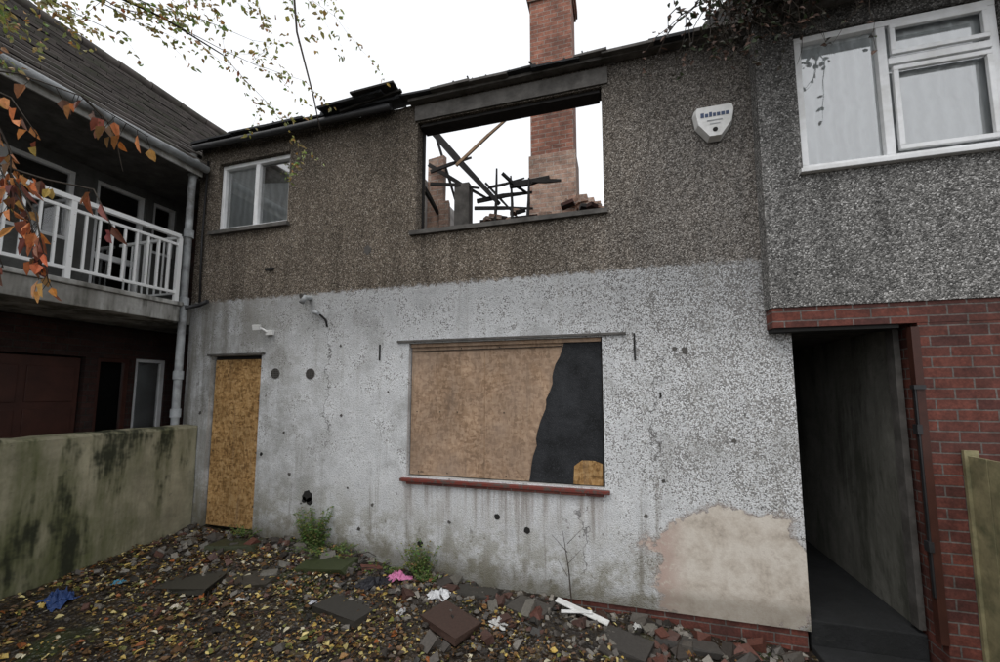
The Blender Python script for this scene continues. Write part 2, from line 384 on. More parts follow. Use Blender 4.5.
# chimney
mb=MB(); cx0,cx1,cy0,cy1=-1.28,-.58,2.5,3.05
mb.box(cx0-.03,cx1+.03,cy0-.02,cy1+.02,2.8,5.85,'chim2')
mb.box(cx0,cx1,cy0,cy1,5.85,8.62,'chim')
mb.box(cx0-.03,cx1+.03,cy0-.03,cy1+.03,8.62,8.69,'chim'); mb.box(cx0-.055,cx1+.055,cy0-.055,cy1+.055,8.69,8.84,'chim')
mb.box(cx0-.02,cx1+.02,cy0-.02,cy1+.02,8.84,8.87,'fascia')
mb.box(cx1+.03,cx1+.42,cy0+.1,cy1,2.8,4.9,'chim2',j=.03)
for k,(a,b) in enumerate(((0,.34),(0,.25),(.0,.14))): mb.box(cx1+.03,cx1+.05+b,cy0+.1,cy1-.1,4.93+k*.075,5.0+k*.075,'chim2',j=.01)
for i in range(14): mb.obox((U(cx1-.1,cx1+.5),cy0-.1+U(-.1,.1),4.75+U(-.2,.25)),(.22,.1,.07),(U(-.3,.3),U(-.4,.4),U(-1,1)),'chim2')
mb.build('chimney_stack',H)
# burnt timbers
mb=MB()
def bb(a,b,w=.05,h=.07,m='char'):
    a=Vector(a);b=Vector(b); mid=(a+b)/2+Vector((U(-.02,.02),0,U(-.02,.02)))
    mb.beam(a,mid,w,h,m); mb.beam(mid,b,w,h*.9,m,taper=.6)
bb((-2.5,1,5.75),(-1.4,1.05,4.40),.06,.085); bb((-2.45,1.15,5.15),(-1.55,1.1,4.5),.03,.05); bb((-2.3,.9,4.72),(-1.65,1.0,4.62),.03,.04)
bb((-2.35,1.0,4.95),(-1.8,1.1,5.12),.03,.04); bb((-1.72,1.1,4.50),(-.98,1.1,4.52),.035,.05); bb((-1.72,1.0,4.36),(-.98,1.15,4.33),.03,.04)
bb((-1.45,1,4.0),(-1.42,1,4.85),.03,.035); bb((-1.22,1.0,4.0),(-1.26,1.1,4.78),.03,.03); bb((-1.02,.95,4.0),(-1.0,1,4.66),.03,.04)
bb((-1.32,.9,4.72),(-1.02,1.1,4.5),.03,.035); bb((-1.25,1.0,4.6),(-.75,1.05,4.66),.05,.07); bb((-.95,1,4.62),(-.6,1,4.57),.03,.05)
bb((-1.98,1.0,4.98),(-1.1,1.1,5.72),.03,.035,'plank'); bb((-2.45,.5,4.9),(-2.3,1.5,4.3),.04,.06)
bb((-2.4,1.3,5.6),(-2.0,1.3,4.3),.03,.04); bb((-1.7,1.4,4.9),(-1.2,1.4,4.3),.025,.03); bb((-1.6,1.2,4.72),(-1.1,1.2,4.78),.025,.03)
mb.box(-1.98,-1.78,.95,1.1,3.6,4.70,'fascia'); mb.box(-1.7,-.95,1.2,1.3,3.6,4.28,'brickd',j=.02)
mb.box(-.9,-.1,1.3,1.45,3.6,4.26,'chim2',j=.03)
for i in range(12): mb.obox((U(-1.6,-.2),1.1+U(-.1,.2),4.22+U(0,.08)),(U(.1,.22),.08,.05),(U(-.4,.4),U(-.4,.4),U(-1,1)),random.choice(['char','chim2','brickd']))
mb.build('burnt_roof_timbers',H)
mb=MB(); mb.box(-2.62,-2.5,.205,2.4,2.8,4.95,'plaster'); mb.box(-2.5,-2.28,1.2,1.35,2.8,5.3,'chim2',j=.03); mb.box(-2.27,-2.16,1.2,1.3,2.8,4.6,'chim2',j=.03); mb.build('partition_wall',H)
# eaves
mb=MB()
mb.box(-2.05,-.02,-.02,-.003,4.935,5.10,'fascia'); mb.beam((-2.1,-.05,5.135),(1.1,-.05,5.15),.08,.03,'fascia')
x=XL
while x<1.15:
    w=U(.25,.6); z=5.15+U(-.01,.01)
    mb.obox((x+w/2,-.06,z+.012),(w+.05,U(.14,.2),U(.018,.035)),(U(-.06,.06),U(-.025,.025),U(-.03,.03)),'felt' if x<-2.2 or R()<.6 else 'fascia'); x+=w
mb.tube([(XL,-.1,5.10),(-3.6,-.11,5.085),(-2.3,-.1,5.10)],.038,'black',8)
mb.obox((-2.75,-.09,5.2),(.8,.3,.025),(.15,-.06,.02),'felt'); mb.obox((-2.45,-.12,5.235),(.5,.32,.02),(.1,-.12,.1),'char')
mb.beam((-2.9,-.15,5.12),(-2.15,-.14,5.22),.04,.025,'char')
for i in range(44):
    x=U(XL+.2,1.0); mb.beam((x,-.08,5.16),(x+U(-.14,.14),-.08+U(-.05,.05),5.16+U(.02,.08)),.01,.014,'char')
mb.build('eaves_remains',H)
# boards
dx0,dx1=door[0]+.02,door[1]-.02
mb=MB(); mb.box(dx0,dx1,.05,.07,.45,2.385,'osb'); mb.box(door[0],door[1],.07,.12,2.39,2.43,'dark'); mb.box(door[0],door[1],.12,.15,.2,2.385,'dark')
for x in (dx0+.04,dx1-.04):
    for z in (.7,1.3,1.9,2.3): mb.disc((x,.047,z),.008,'y','dark',8)
mb.build('boarded_door',H)
mb=MB(); mb.box(-2.06,-.14,.055,.075,1.17,2.485,'osbw')
ed=[]
key=[(2.485,-.47),(2.33,-.52),(2.2,-.58),(2.08,-.59),(1.93,-.655),(1.84,-.66),(1.62,-.74),(1.5,-.745),(1.3,-.80),(1.17,-.82)]
for (z0,x0),(z1,x1) in zip(key,key[1:]):
    ed.append((x0,z0)); ed.append(((x0+x1)/2+U(-.012,.012),(z0+z1)/2))
ed.append((-.82,1.17))
mb.face([(-.14,.048,2.485)]+[(a,.048,b) for a,b in ed]+[(-.14,.048,1.17)],'felt')
mb.face([(-.41,.042,1.17),(-.15,.042,1.17),(-.15,.042,1.36),(-.22,.040,1.385),(-.33,.04,1.385),(-.40,.042,1.33)],'osb')
mb.box(-2.06,-.14,.03,.05,2.462,2.497,'osbw')
mb.beam((-2.05,.045,2.42),(-.5,.045,2.43),.008,.006,'dark'); mb.box(-1.265,-1.26,.052,.056,1.17,2.4,'plank')
for i in range(14): mb.disc((U(-2.0,-.2),.05,random.choice([1.2,2.44,1.8])),.006,'y','dark',8)
mb.build('boarded_window',H)
mb=MB(); mb.box(-2.2,.08,-.02,-.002,2.51,2.532,'fascia'); mb.build('lintel_drip',H)
mb=MB(); mb.box(-2.12,-.09,-.05,.03,1.115,1.145,'redp'); mb.box(-2.05,-.14,-.04,.02,1.09,1.115,'brick'); mb.build('window_sill_red',H,.004)
mb=MB(); mb.box(uw[0]-.06,uw[1]+.03,-.04,.2,3.65,3.695,'fascia'); mb.box(sw[0]-.06,sw[1]+.04,-.05,.05,3.95,3.995,'fascia')
mb.box(uw[0],uw[0]+.015,.12,.16,3.70,4.92,'char',j=.003); mb.box(uw[0]+.03,uw[1]-.05,.1,.16,3.70,3.725,'char',j=.01)
mb.box(uw[0]+.02,uw[1]-.02,.03,.19,4.885,4.918,'char',j=.004)
mb.box(door[0]-.05,door[1]+.05,-.02,-.002,2.435,2.455,'fascia')
mb.build('upper_sills',H)
def upvc_window(name,x0,x1,z0,z1,y,parent,mulls,transoms,curtain=True,fw=.055):
    mb=MB(); d=.06
    mb.box(x0,x1,y,y+d,z0,z0+fw,'upvc'); mb.box(x0,x1,y,y+d,z1-fw,z1,'upvc')
    mb.box(x0,x0+fw,y+.002,y+d,z0+fw,z1-fw,'upvc'); mb.box(x1-fw,x1,y+.002,y+d,z0+fw,z1-fw,'upvc')
    for m_ in mulls: mb.box(m_-fw*.6,m_+fw*.6,y+.004,y+d,z0+fw,z1-fw,'upvc')
    for a,b,z in transoms: mb.box(a,b,y-.004,y+d,z-fw*.55,z+fw*.55,'upvc')
    o=mb.build(name+'_frame',parent,.004)
    mb=MB(); mb.face([(x0,y+.045,z0),(x1,y+.045,z0),(x1,y+.045,z1),(x0,y+.045,z1)],'glass'); mb.build(name+'_glass',parent)
    return o
SM=-4.25
upvc_window('small_window',sw[0]+.005,sw[1]-.005,sw[2]+.005,sw[3]-.005,.05,H,[SM],[],fw=.05)
mb=MB(); mb.face([(sw[0],.12,sw[2]),(SM-.02,.12,sw[2]),(SM-.02,.12,sw[3]),(sw[0],.12,sw[3])],'curt')
mb.face([(SM,.125,sw[2]),(sw[1],.125,sw[2]),(sw[1],.125,4.55),(SM,.125,4.62)],'curt'); mb.box(sw[0],sw[1],.19,.195,sw[2],sw[3],'plaster'); mb.build('small_window_curtain',H)
# fittings
mb=MB()
def spot(x,z,r,m='dark',j=.15,y=-.004): mb.disc((x,y,z),r,'y',m,14,.02,j)
spot(-3.25,.88,.062); spot(-3.22,.83,.04); spot(-3.29,.84,.03); spot(-1.12,.84,.028); spot(-.83,.74,.03); spot(-1.9,.52,.03); spot(-3.9,1.3,.02); spot(.56,2.35,.03,'fascia',.3); spot(.48,2.37,.02,'fascia',.3)
for a in ((-3.33,.80,.012),(-2.86,1.75,.016),(-2.6,.6,.02),(.9,1.6,.018),(-2.3,2.0,.012),(.2,.95,.016),(-4.85,1.75,.02),(-3.6,1.55,.014),(-3.5,1.1,.018),(-2.75,1.0,.012),(-1.6,.75,.014),(-2.45,.85,.016),(.35,1.25,.014),(-2.9,2.5,.014)): spot(*a,'fascia',.35)
spot(-2.6,3.55,.05,'fascia',.3)
for x,z in ((-3.76,2.21),(-3.28,2.2)):
    mb.disc((x,-.006,z),.060,'y','fascia',18,.02)
    for i in range(-2,3):
        for k in range(-2,3):
            if i*i+k*k<6: mb.disc((x+i*.021,-.008,z+k*.021),.0065,'y','dark',6,.003)
for x,z0,z1 in ((-2.41,2.33,2.5),(.15,2.28,2.52),(-3.9,3.42,3.47),(.35,1.95,2.0)): mb.box(x-.007,x+.007,-.012,0.0,z0,z1,'dark')
mb.box(-3.98,-3.86,-.02,.0,3.43,3.46,'dark')
mb.build('vents_and_holes',H)
mb=MB(); mb.tube([(-3.32,.02,3.06),(-3.32,-.09,3.05),(-3.34,-.12,2.98)],.028,'grey',10); mb.tube([(-3.24,.0,2.9),(-3.22,-.06,2.88),(-3.15,-.07,2.86)],.018,'grey',8); mb.tube([(-3.4,0,3.09),(-3.42,-.05,3.08)],.03,'fascia',8)
mb.tube([(-3.18,-.01,2.86),(-3.1,-.012,2.8),(-3.08,-.01,2.72)],.012,'dark',6)
mb.build('waste_pipe_stubs',H)
mb=MB(); mb.box(-3.9,-3.80,-.04,.0,2.65,2.71,'white'); mb.tube([(-3.88,-.03,2.69),(-3.91,-.07,2.72),(-3.94,-.09,2.73)],.014,'white',8); mb.obox((-3.96,-.10,2.735),(.08,.05,.06),(.2,0,.3),'white'); mb.build('security_lamp',H,.006)

# alarm box
mb=MB(); ax,az=.865,4.335
P=[(-.165,.10),(-.15,.15),(.15,.15),(.165,.10),(.145,-.02),(.05,-.15),(-.05,-.15),(-.145,-.02)]
F=[(ax+p*.9,-.085,az+q*.9) for p,q in P]; Bk=[(ax+p,-.012,az+q) for p,q in P]; n=len(P)
mb.face(F[::-1],'white')
for i in range(n): mb.face([F[i],F[(i+1)%n],Bk[(i+1)%n],Bk[i]],'white')
Bk2=[(ax+p*1.04,-.012,az+q*1.04) for p,q in P]; mb.face(Bk2,'fascia')
for i in range(n): mb.face([Bk2[i],Bk2[(i+1)%n],(Bk2[(i+1)%n][0],0,Bk2[(i+1)%n][2]),(Bk2[i][0],0,Bk2[i][2])],'fascia')
xx=ax-.11
for i in range(7):
    w_=U(.018,.028); mb.box(xx,xx+w_,-.089,-.084,az+.04,az+.04+(.04 if i in(0,2) else .03),'blue'); xx+=w_+.008
mb.box(ax-.06,ax+.06,-.088,-.084,az-.0,az+.010,'grey'); mb.box(ax-.04,ax+.04,-.088,-.084,az-.03,az-.022,'grey')
mb.disc((ax,-.09,az-.08),.02,'y','dark',10)
mb.build('burglar_alarm_box')

# ------------------------------------------------------------ RIGHT HOUSE over passage
Q=empty('terraced_house')
OX=1.175; OY=-.15
rw=(1.46,2.77,3.75,4.92)
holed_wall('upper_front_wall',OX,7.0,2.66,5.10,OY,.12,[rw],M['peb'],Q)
mb=MB()
mb.box(OX+.01,7.0,OY+.01,.10,2.50,2.657,'brick')
mb.box(2.10,7.0,OY+.012,.12,-.1,2.498,'brick')
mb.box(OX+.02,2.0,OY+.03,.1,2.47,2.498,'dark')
mb.build('brick_pier_and_lintel',Q)
mb=MB(); mb.box(2.085,2.30,.121,7,-.1,2.5,'cream'); mb.box(1.36,2.30,.121,7,2.5,2.64,'fascia')
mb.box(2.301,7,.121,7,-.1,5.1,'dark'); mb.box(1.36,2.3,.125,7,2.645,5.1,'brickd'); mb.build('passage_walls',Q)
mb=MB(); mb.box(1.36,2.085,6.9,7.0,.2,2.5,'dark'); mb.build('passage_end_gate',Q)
mb=MB(); mb.box(2.05,2.098,OY-.005,OY+.05,.3,2.47,'brown'); mb.box(2.035,2.075,.03,.12,.3,2.48,'fascia'); mb.box(2.04,2.052,OY-.002,OY+.02,.6,2.05,'black'); mb.box(2.03,2.10,OY-.015,OY+.03,2.02,2.05,'black')
for z in (.9,1.7): mb.box(2.03,2.06,OY-.01,OY+.04,z,z+.07,'black')
mb.build('passage_door_frame',Q)
mb=MB(); mb.box(OX-.02,7.1,OY-.32,.3,5.10,5.13,'fascia'); mb.box(OX-.03,7.1,OY-.345,OY-.32,5.06,5.24,'brown')
mb.tube([(OX-.05,OY-.40,5.19),(7.1,OY-.40,5.19)],.055,'black',10)
for k in range(14):
    ya=OY-.38+k*.3; za=5.24+k*.2; mb.hexa([(OX-.04,ya,za),(7.1,ya,za),(7.1,ya+.32,za+.20),(OX-.04,ya+.32,za+.20),(OX-.04,ya,za+.03),(7.1,ya,za+.03),(7.1,ya+.32,za+.215),(OX-.04,ya+.32,za+.215)],'tile')
mb.build('roof',Q)
mb=MB(); mb.face([(OX+.01,OY+.1,5.12),(OX+.01,3.8,5.12),(OX+.01,3.8,7.9)],'brickd'); mb.build('gable',Q)
upvc_window('bedroom_window',rw[0]+.008,rw[1]-.008,rw[2]+.008,rw[3]-.008,OY+.03,Q,[2.06],[(2.09,rw[1]-.05,4.56)],fw=.05)
mb=MB()
for a,b,c,d in ((2.11,rw[1]-.06,4.61,4.86),(2.11,rw[1]-.06,3.83,4.51)):
    t_=.035; y=OY+.018
    mb.box(a,b,y,y+.03,c,c+t_,'upvc'); mb.box(a,b,y,y+.03,d-t_,d,'upvc'); mb.box(a,a+t_,y,y+.03,c+t_,d-t_,'upvc'); mb.box(b-t_,b,y,y+.03,c+t_,d-t_,'upvc')
mb.build('casements',Q,.004)
mb=MB(); cy=OY+.085; N=90
for i in range(N):
    a=rw[0]+(rw[1]-rw[0])*i/N; b=rw[0]+(rw[1]-rw[0])*(i+1)/N
    fa=.008*math.sin(a*55+2*math.sin(a*7)); fb=.008*math.sin(b*55+2*math.sin(b*7))
    mb.face([(a,cy+fa,rw[2]),(b,cy+fb,rw[2]),(b,cy+fb,rw[3]),(a,cy+fa,rw[3])],'curt',sm=False)
mb.build('net_curtain',Q)
mb=MB(); mb.box(rw[0]-.03,rw[1]+.03,OY-.05,OY+.03,rw[2]-.03,rw[2]+.004,'upvc'); mb.build('bedroom_window_sill',Q,.004)
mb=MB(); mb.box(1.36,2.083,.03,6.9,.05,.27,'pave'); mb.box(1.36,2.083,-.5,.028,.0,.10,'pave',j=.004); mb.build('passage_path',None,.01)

# fence
mb=MB(); y=-.17; 
while y>-4.5:
    w=.14; top=1.57+U(-.01,.01)
    mb.hexa([(2.29,y-w,.1),(2.312,y-w,.1),(2.312,y,.1),(2.29,y,.1),(2.29,y-w,top),(2.312,y-w,top),(2.312,y,top),(2.29,y,top)],'fence'); y-=w+.012
mb.box(2.314,2.36,-4.5,-.17,1.25,1.33,'fence'); mb.box(2.314,2.36,-4.5,-.17,.45,.53,'fence'); mb.box(2.27,2.35,-.168,-.165+.02,.1,1.6,'fence')
mb.build('wooden_fence')

# ------------------------------------------------------------ garden wall
mb=MB(); n=150; ys=[-.01-i*.06 for i in range(n)]
def gw(y,k): return noise.noise(Vector((y*2.3,k,1)))*.014+noise.noise(Vector((y*9,k,4)))*.006
ZR=[-.1,.3,.6,.9,1.2,1.5,1.575]
for a,b in zip(ys,ys[1:]):
    za,zb=1.60+gw(a,0),1.60+gw(b,0)
    for z0,z1 in zip(ZR,ZR[1:]):
        def q(y,z): return (-4.86+gw(y,5+z*1.7),y,z)
        mb.face([q(b,z0),q(a,z0),q(a,z1),q(b,z1)],'conc')
    mb.face([(-4.86+gw(b,5+1.575*1.7),b,1.575),(-4.86+gw(a,5+1.575*1.7),a,1.575),(-4.885,a,za),(-4.885,b,zb)],'conc'); mb.face([(-4.885,b,zb),(-4.885,a,za),(-5.03,a,za+.01),(-5.03,b,zb+.01)],'conc')
    mb.face([(-5.03,b,zb+.01),(-5.03,a,za+.01),(-5.03,a,-.1),(-5.03,b,-.1)],'conc')
mb.face([(-4.86,ys[0],-.1),(-5.03,ys[0],-.1),(-5.03,ys[0],1.6),(-4.86,ys[0],1.6)],'conc')
mb.build('garden_wall')
# left building
Bq=empty('balcony_house')
mb=MB()
def xwall(X,y0,y1,z0,z1,holes,m,t=.15):
    ysx=sorted(set([y0,y1]+[h[0] for h in holes]+[h[1] for h in holes])); zsx=sorted(set([z0,z1]+[h[2] for h in holes]+[h[3] for h in holes]))
    for a,b in zip(ysx,ysx[1:]):
        for c,d in zip(zsx,zsx[1:]):
            if any(h[0]<(a+b)/2<h[1] and h[2]<(c+d)/2<h[3] for h in holes): continue
            mb.box(X-t,X,a,b,c,d,m)
RX=-6.1; YE=.62
up=[(-.52,.02,3.08,4.62),(.12,.42,3.9,4.62),(-1.9,-.72,3.75,4.60),(-4,-2.6,3.7,4.6)]
lo=[(-1.5,-.47,.3,2.42),(-.35,-.0,.9,2.42),(.06,.44,.3,2.44)]
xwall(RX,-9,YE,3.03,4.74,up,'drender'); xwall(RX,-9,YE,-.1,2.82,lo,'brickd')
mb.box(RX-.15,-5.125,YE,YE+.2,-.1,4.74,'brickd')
mb.box(-8.6,RX-.16,-9,1.8,-.1,4.7,'dark'); mb.build('recessed_walls',Bq)
mb=MB()
for i_,(y0,y1,z0,z1) in enumerate(up+lo[1:]):
    X=RX-.08; t=.045; m='upvc' if i_!=4 else 'brown'
    mb.box(X,X+.05,y0,y1,z0,z0+t,m); mb.box(X,X+.05,y0,y1,z1-t,z1,m); mb.box(X,X+.05,y0,y0+t,z0+t,z1-t,m); mb.box(X,X+.05,y1-t,y1,z0+t,z1-t,m)
    mb.face([(X+.02,y0,z0),(X+.02,y1,z0),(X+.02,y1,z1),(X+.02,y0,z1)],'glass'); mb.face([(X-.06,y0,z0),(X-.06,y1,z0),(X-.06,y1,z1),(X-.06,y0,z1)],'dark' if i_!=5 else 'curt')
    if y1-y0>.9: mb.box(X,X+.052,(y0+y1)/2-.03,(y0+y1)/2+.03,z0+t,z1-t,m)
mb.box(RX-.08,RX-.03,-.47,-.03,3.65,3.72,'upvc')
mb.build('windows',Bq)
mb=MB(); mb.box(RX-.1,RX-.05,-1.48,-.49,.3,2.4,'brown')
for i in range(4):
    for k in range(2): mb.box(RX-.055,RX-.035,-1.43+k*.48,-1.02+k*.48,.45+i*.48,.85+i*.48,'brown')
mb.build('garage_door',Bq,.004)
mb=MB(); mb.box(RX,-5.0,-9,-.22,2.83,3.02,'slab'); mb.box(RX,-4.97,-9,-.20,3.021,3.07,'slab'); mb.box(RX,-5.13,-.199,YE,2.83,3.05,'slab'); mb.build('balcony_slab',Bq,.008)
mb=MB(); X=-5.03
mb.box(X-.025,X+.025,-8.9,-.26,3.845,3.89,'wpaint'); mb.box(X-.014,X+.014,-8.9,-.26,3.745,3.775,'wpaint'); mb.box(X-.014,X+.014,-8.9,-.26,3.165,3.195,'wpaint')
y=-.26;i=0
while y>-8.8:
    if i%9==0: mb.box(X-.022,X+.022,y-.022,y+.022,3.07,3.845,'wpaint')
    else: mb.box(X-.010,X+.010,y-.010,y+.010,3.195,3.745,'wpaint')
    y-=.112;i+=1
mb.box(RX,X-.025,-.24,-.21,3.85,3.885,'wpaint'); mb.box(RX,X-.02,-.235,-.215,3.17,3.19,'wpaint')
for k in range(9): mb.box(RX+.1+k*.11,RX+.115+k*.11,-.232,-.218,3.19,3.85,'wpaint')
mb.build('balcony_railing',Bq)
mb=MB()
mb.box(RX,-5.0,-9,-.08,4.72,4.745,'fascia'); mb.box(-5.0,-4.98,-9,-.08,4.70,4.84,'slab'); mb.box(RX,-5.13,-.079,YE,4.72,4.745,'fascia')
mb.tube([(-4.93,-9,4.83),(-4.93,-.06,4.80)],.045,'grey',10)
nr=14; RUN=2.05; RISE=1.92; YR=1.8
for k in range(nr):
    f0=k/nr; f1=(k+1)/nr; xa=-4.95-RUN*f0; xb=-4.95-RUN*f1-.03; za=4.86+RISE*f0; zb=4.86+RISE*f1
    y=-.07 if xa>-5.15 else YR
    while y>-9:
        w=.25; dz=U(-.007,.007); y2=max(y-w,-9)
        mb.hexa([(xa,y2+.005,za+dz),(xa,y,za+dz),(xb,y,zb+dz-.01),(xb,y2+.005,zb+dz-.01),(xa,y2+.005,za+.035+dz),(xa,y,za+.035+dz),(xb,y,zb+.012+dz),(xb,y2+.005,zb+.012+dz)],'tile'); y-=w
zr=4.86+RISE
y=YR
while y>-9: mb.tube([(-7.0,y,zr+.02+U(-.008,.008)),(-7.0,y-.43,zr+.02+U(-.008,.008))],[.085,.09],'tile',8); y-=.44
mb.face([(-7.0,-9,zr),(-7.0,YR,zr),(-9.2,YR,4.8),(-9.2,-9,4.8)],'tile'); mb.face([(-5.2,YR-.02,4.7),(-9.1,YR-.02,4.7),(-7.0,YR-.02,zr)],'brickd')
mb.build('tiled_roof',Bq)
# drainpipe
mb=MB(); px_,py_=-5.05,-.13
mb.tube([(px_-.02,py_-.02,4.98),(px_-.02,py_,4.78),(px_-.03,py_,4.5),(px_-.02,py_,1.7),(px_-.02,py_,.4)],.042,'grey',12)
for z in (4.75,3.95,3.1,2.2,1.75): mb.tube([(px_-.02,py_,z-.05),(px_-.02,py_,z+.05)],.054,'grey',12)
mb.tube([(px_+.02,py_,3.02),(-4.9,-.06,3.06),(-4.78,-.06,3.1)],.025,'black',8); mb.tube([(px_-.07,py_,2.85),(px_-.07,py_,1.6)],.018,'black',6)
mb.tube([(px_-.02,py_,4.85),(-4.93,-.2,4.83)],.04,'grey',10)
mb.tube([(px_+.07,-.02,4.95),(px_+.07,-.03,3.9),(px_+.09,-.02,3.1)],.012,'black',6)
mb.build('drainpipe')

# ------------------------------------------------------------ litter
mb=MB()
LC=[((.48,.34,.09),4),((.24,.13,.045),5),((.13,.07,.03),7),((.055,.034,.02),8),((.58,.48,.20),3.0),((.58,.53,.38),2.2),((.16,.16,.04),2.5),((.30,.10,.03),1.5)]
pal=[c for c,w in LC for _ in range(int(w*2))]
cnt=0
while cnt<12000:
    x=U(-4.83,1.3); y=-abs(random.gauss(0,1))*1.0 if R()<.35 else U(-2.4,-.03)
    if y<-2.4: continue
    dens=.45+1.1*noise.noise(Vector((x*1.7,y*1.7,7)))+.6*noise.noise(Vector((x*6,y*6,2)))+(.22 if x<-1.5 else -.18)-(.3 if y>-.25 else 0)+(.2 if y<-.6 else 0)
    if R()>dens: continue
    z=gh(x,y)+U(.000,.016); c=random.choice(pal); k=U(.6,1.2); c=tuple(q*k for q in c)
    a=U(0,6.28); L=U(.014,.042) if R()<.82 else U(.04,.07)
    mb.leaf((x,y,z),(math.cos(a),math.sin(a),U(-.2,.5)),(U(-.8,.8),U(-.8,.8),1),L,L*U(.4,.8),c,'debris'); cnt+=1
mb.build('leaf_litter')
mb=MB()
SC=[(.09,.08,.07),(.06,.052,.045),(.17,.155,.135),(.10,.05,.038),(.035,.032,.028),(.22,.20,.17)]
for i in range(2400):
    x=U(-4.8,1.3); y=-abs(random.gauss(0,.5))-.02
    if y<-1.8: continue
    s=min(abs(random.gauss(.006,.018))+.006,.05)
    mb.obox((x,y,gh(x,y)+s*.2),(s*U(.8,1.8),s*U(.7,1.4),s*U(.5,.9)),(U(-.7,.7),U(-.7,.7),U(0,3)),'debris',random.choice(SC),.35)
for i in range(58):
    x=U(-1.7,1.2) if i<42 else U(-4.5,-1.5); y=-abs(random.gauss(.05,.3))-.06; sc=U(.35,.9)
    mb.obox((x,y,gh(x,y)+U(0,.02)),(.2*sc,.1*U(.7,1),.06),(U(-.5,.5),U(-.5,.5),U(0,3)),'debris',random.choice([(.11,.042,.03),(.07,.036,.028),(.08,.07,.06),(.045,.038,.033),(.14,.13,.11)]),.28)
# dark, leaf-strewn paving slabs sunk in the soil
for x,y,w,d,c in ((-3.9,-.25,.5,.28,(.040,.045,.022)),(-2.75,-.3,.5,.24,(.042,.052,.02)),(-1.25,-.2,.36,.18,(.05,.046,.04)),(-3.25,-.6,.4,.3,(.05,.043,.033)),(.45,-.22,.45,.14,(.06,.055,.05)),(-.75,-.3,.3,.24,(.065,.058,.05)),(-2.2,-.7,.45,.35,(.042,.038,.032)),(-1.3,-.65,.4,.3,(.06,.035,.027)),(-3.7,-.85,.45,.35,(.045,.042,.033)),(0.0,-.4,.35,.25,(.05,.045,.04))):
    mb.obox((x,y,gh(x,y)+.012),(w,d,.05),(U(-.10,.10),U(-.10,.10),U(-.4,.4)),'debris',c,.12)
mb.build('rubble')
mb=MB()
for i in range(150):
    x=U(-4.7,1.3); y=U(-1.3,-.05); a=U(0,3.14); L=U(.08,.4); z=gh(x,y)+.02
    mb.tube([(x,y,z),(x+math.cos(a)*L*.5,y+math.sin(a)*L*.5,gh(x,y)+.035),(x+math.cos(a)*L+.02,y+math.sin(a)*L,gh(x+math.cos(a)*L,y+math.sin(a)*L)+.02)],[U(.003,.006),.004,.002],'bark',5)
mb.build('fallen_twigs')
def crumple(name,x,y,sx,sy,h,col,rot=0):
    mb=MB(); n=13; P={}
    for i in range(n):
        for j in range(n):
            u=i/(n-1)-.5; v=j/(n-1)-.5; e=1+.6*noise.noise(Vector((u*5,v*5,x)))
            X=u*sx*e; Y=v*sy*e; c,s_=math.cos(rot),math.sin(rot); wx=x+X*c-Y*s_; wy=y+X*s_+Y*c
            P[i,j]=(wx,wy,gh(wx,wy)+.012+h*max(0,(1-3*(u*u+v*v)))*(.3+1.3*abs(noise.noise(Vector((u*9,v*9,y*5))))))
    for i in range(n-1):
        for j in range(n-1): mb.face([P[i,j],P[i+1,j],P[i+1,j+1],P[i,j+1]],'debris',col)
    return mb.build(name)
crumple('pink_rag',-2.04,-.18,.2,.12,.07,(.62,.20,.38),.4); crumple('plastic_bag',-1.55,-.36,.18,.13,.08,(.66,.67,.68),.2)
crumple('blue_bag',-4.4,-1.42,.2,.18,.1,(.02,.05,.16)); crumple('blue_bag',-4.25,-1.1,.12,.07,.03,(.06,.22,.32),.3)
crumple('black_bin_bag',-2.2,-.35,.3,.12,.07,(.015,.015,.02),.9); crumple('plastic_bag',-.95,-.55,.12,.08,.04,(.5,.5,.48),.2)
crumple('plastic_bag',-3.1,-.9,.08,.05,.02,(.5,.5,.48),.8); crumple('plastic_bag',-2.5,-.75,.06,.05,.02,(.45,.46,.5),.3)
crumple('plastic_bag',-3.5,-1.15,.07,.05,.02,(.55,.5,.4),.8); crumple('plastic_bag',-1.75,-.62,.07,.05,.02,(.5,.5,.5),1.3); crumple('plastic_bag',.1,-.16,.09,.06,.03,(.5,.5,.48),.5)
mb=MB(); mb.beam((-.55,-.14,gh(-.55,-.14)+.06),(-.12,-.24,gh(-.1,-.24)+.04),.07,.015,'white'); mb.beam((-.5,-.24,gh(-.5,-.24)+.04),(-.25,-.2,gh(-.3,-.2)+.07),.04,.012,'white'); mb.build('broken_plastic_trim',None,.004)

# weeds
def weed(x,y,h,n,cols,spread=.12,L=.07):
    mb=MB(); z=gh(x,y)
    for i in range(n):
        a=U(0,6.28); r=spread*math.sqrt(R()); t=(x+math.cos(a)*r*1.3,min(y+math.sin(a)*r*.7,-.02),z+h*U(.3,1)); b=(x+math.cos(a)*r*.3,min(y,-.02),z-.02)
        mid=tuple((p+q)/2+U(-.01,.01) for p,q in zip(b,t)); mb.tube([b,mid,t],[.003,.002,.001],'col',4,cols[0])
        for k in range(8):
            f=U(.3,1); p=[bb_+(tt-bb_)*f for bb_,tt in zip(b,t)]; q=U(0,6.28)
            mb.leaf(p,(math.cos(q),math.sin(q)*.6-.1,U(-.3,.6)),(U(-.4,.4),-.4,1),U(.5,1)*L,L*.5*U(.6,1),tuple(w*U(.7,1.3) for w in random.choice(cols)))
    return mb.build('weed')
G=[(.10,.16,.04),(.14,.20,.05),(.20,.22,.07)]
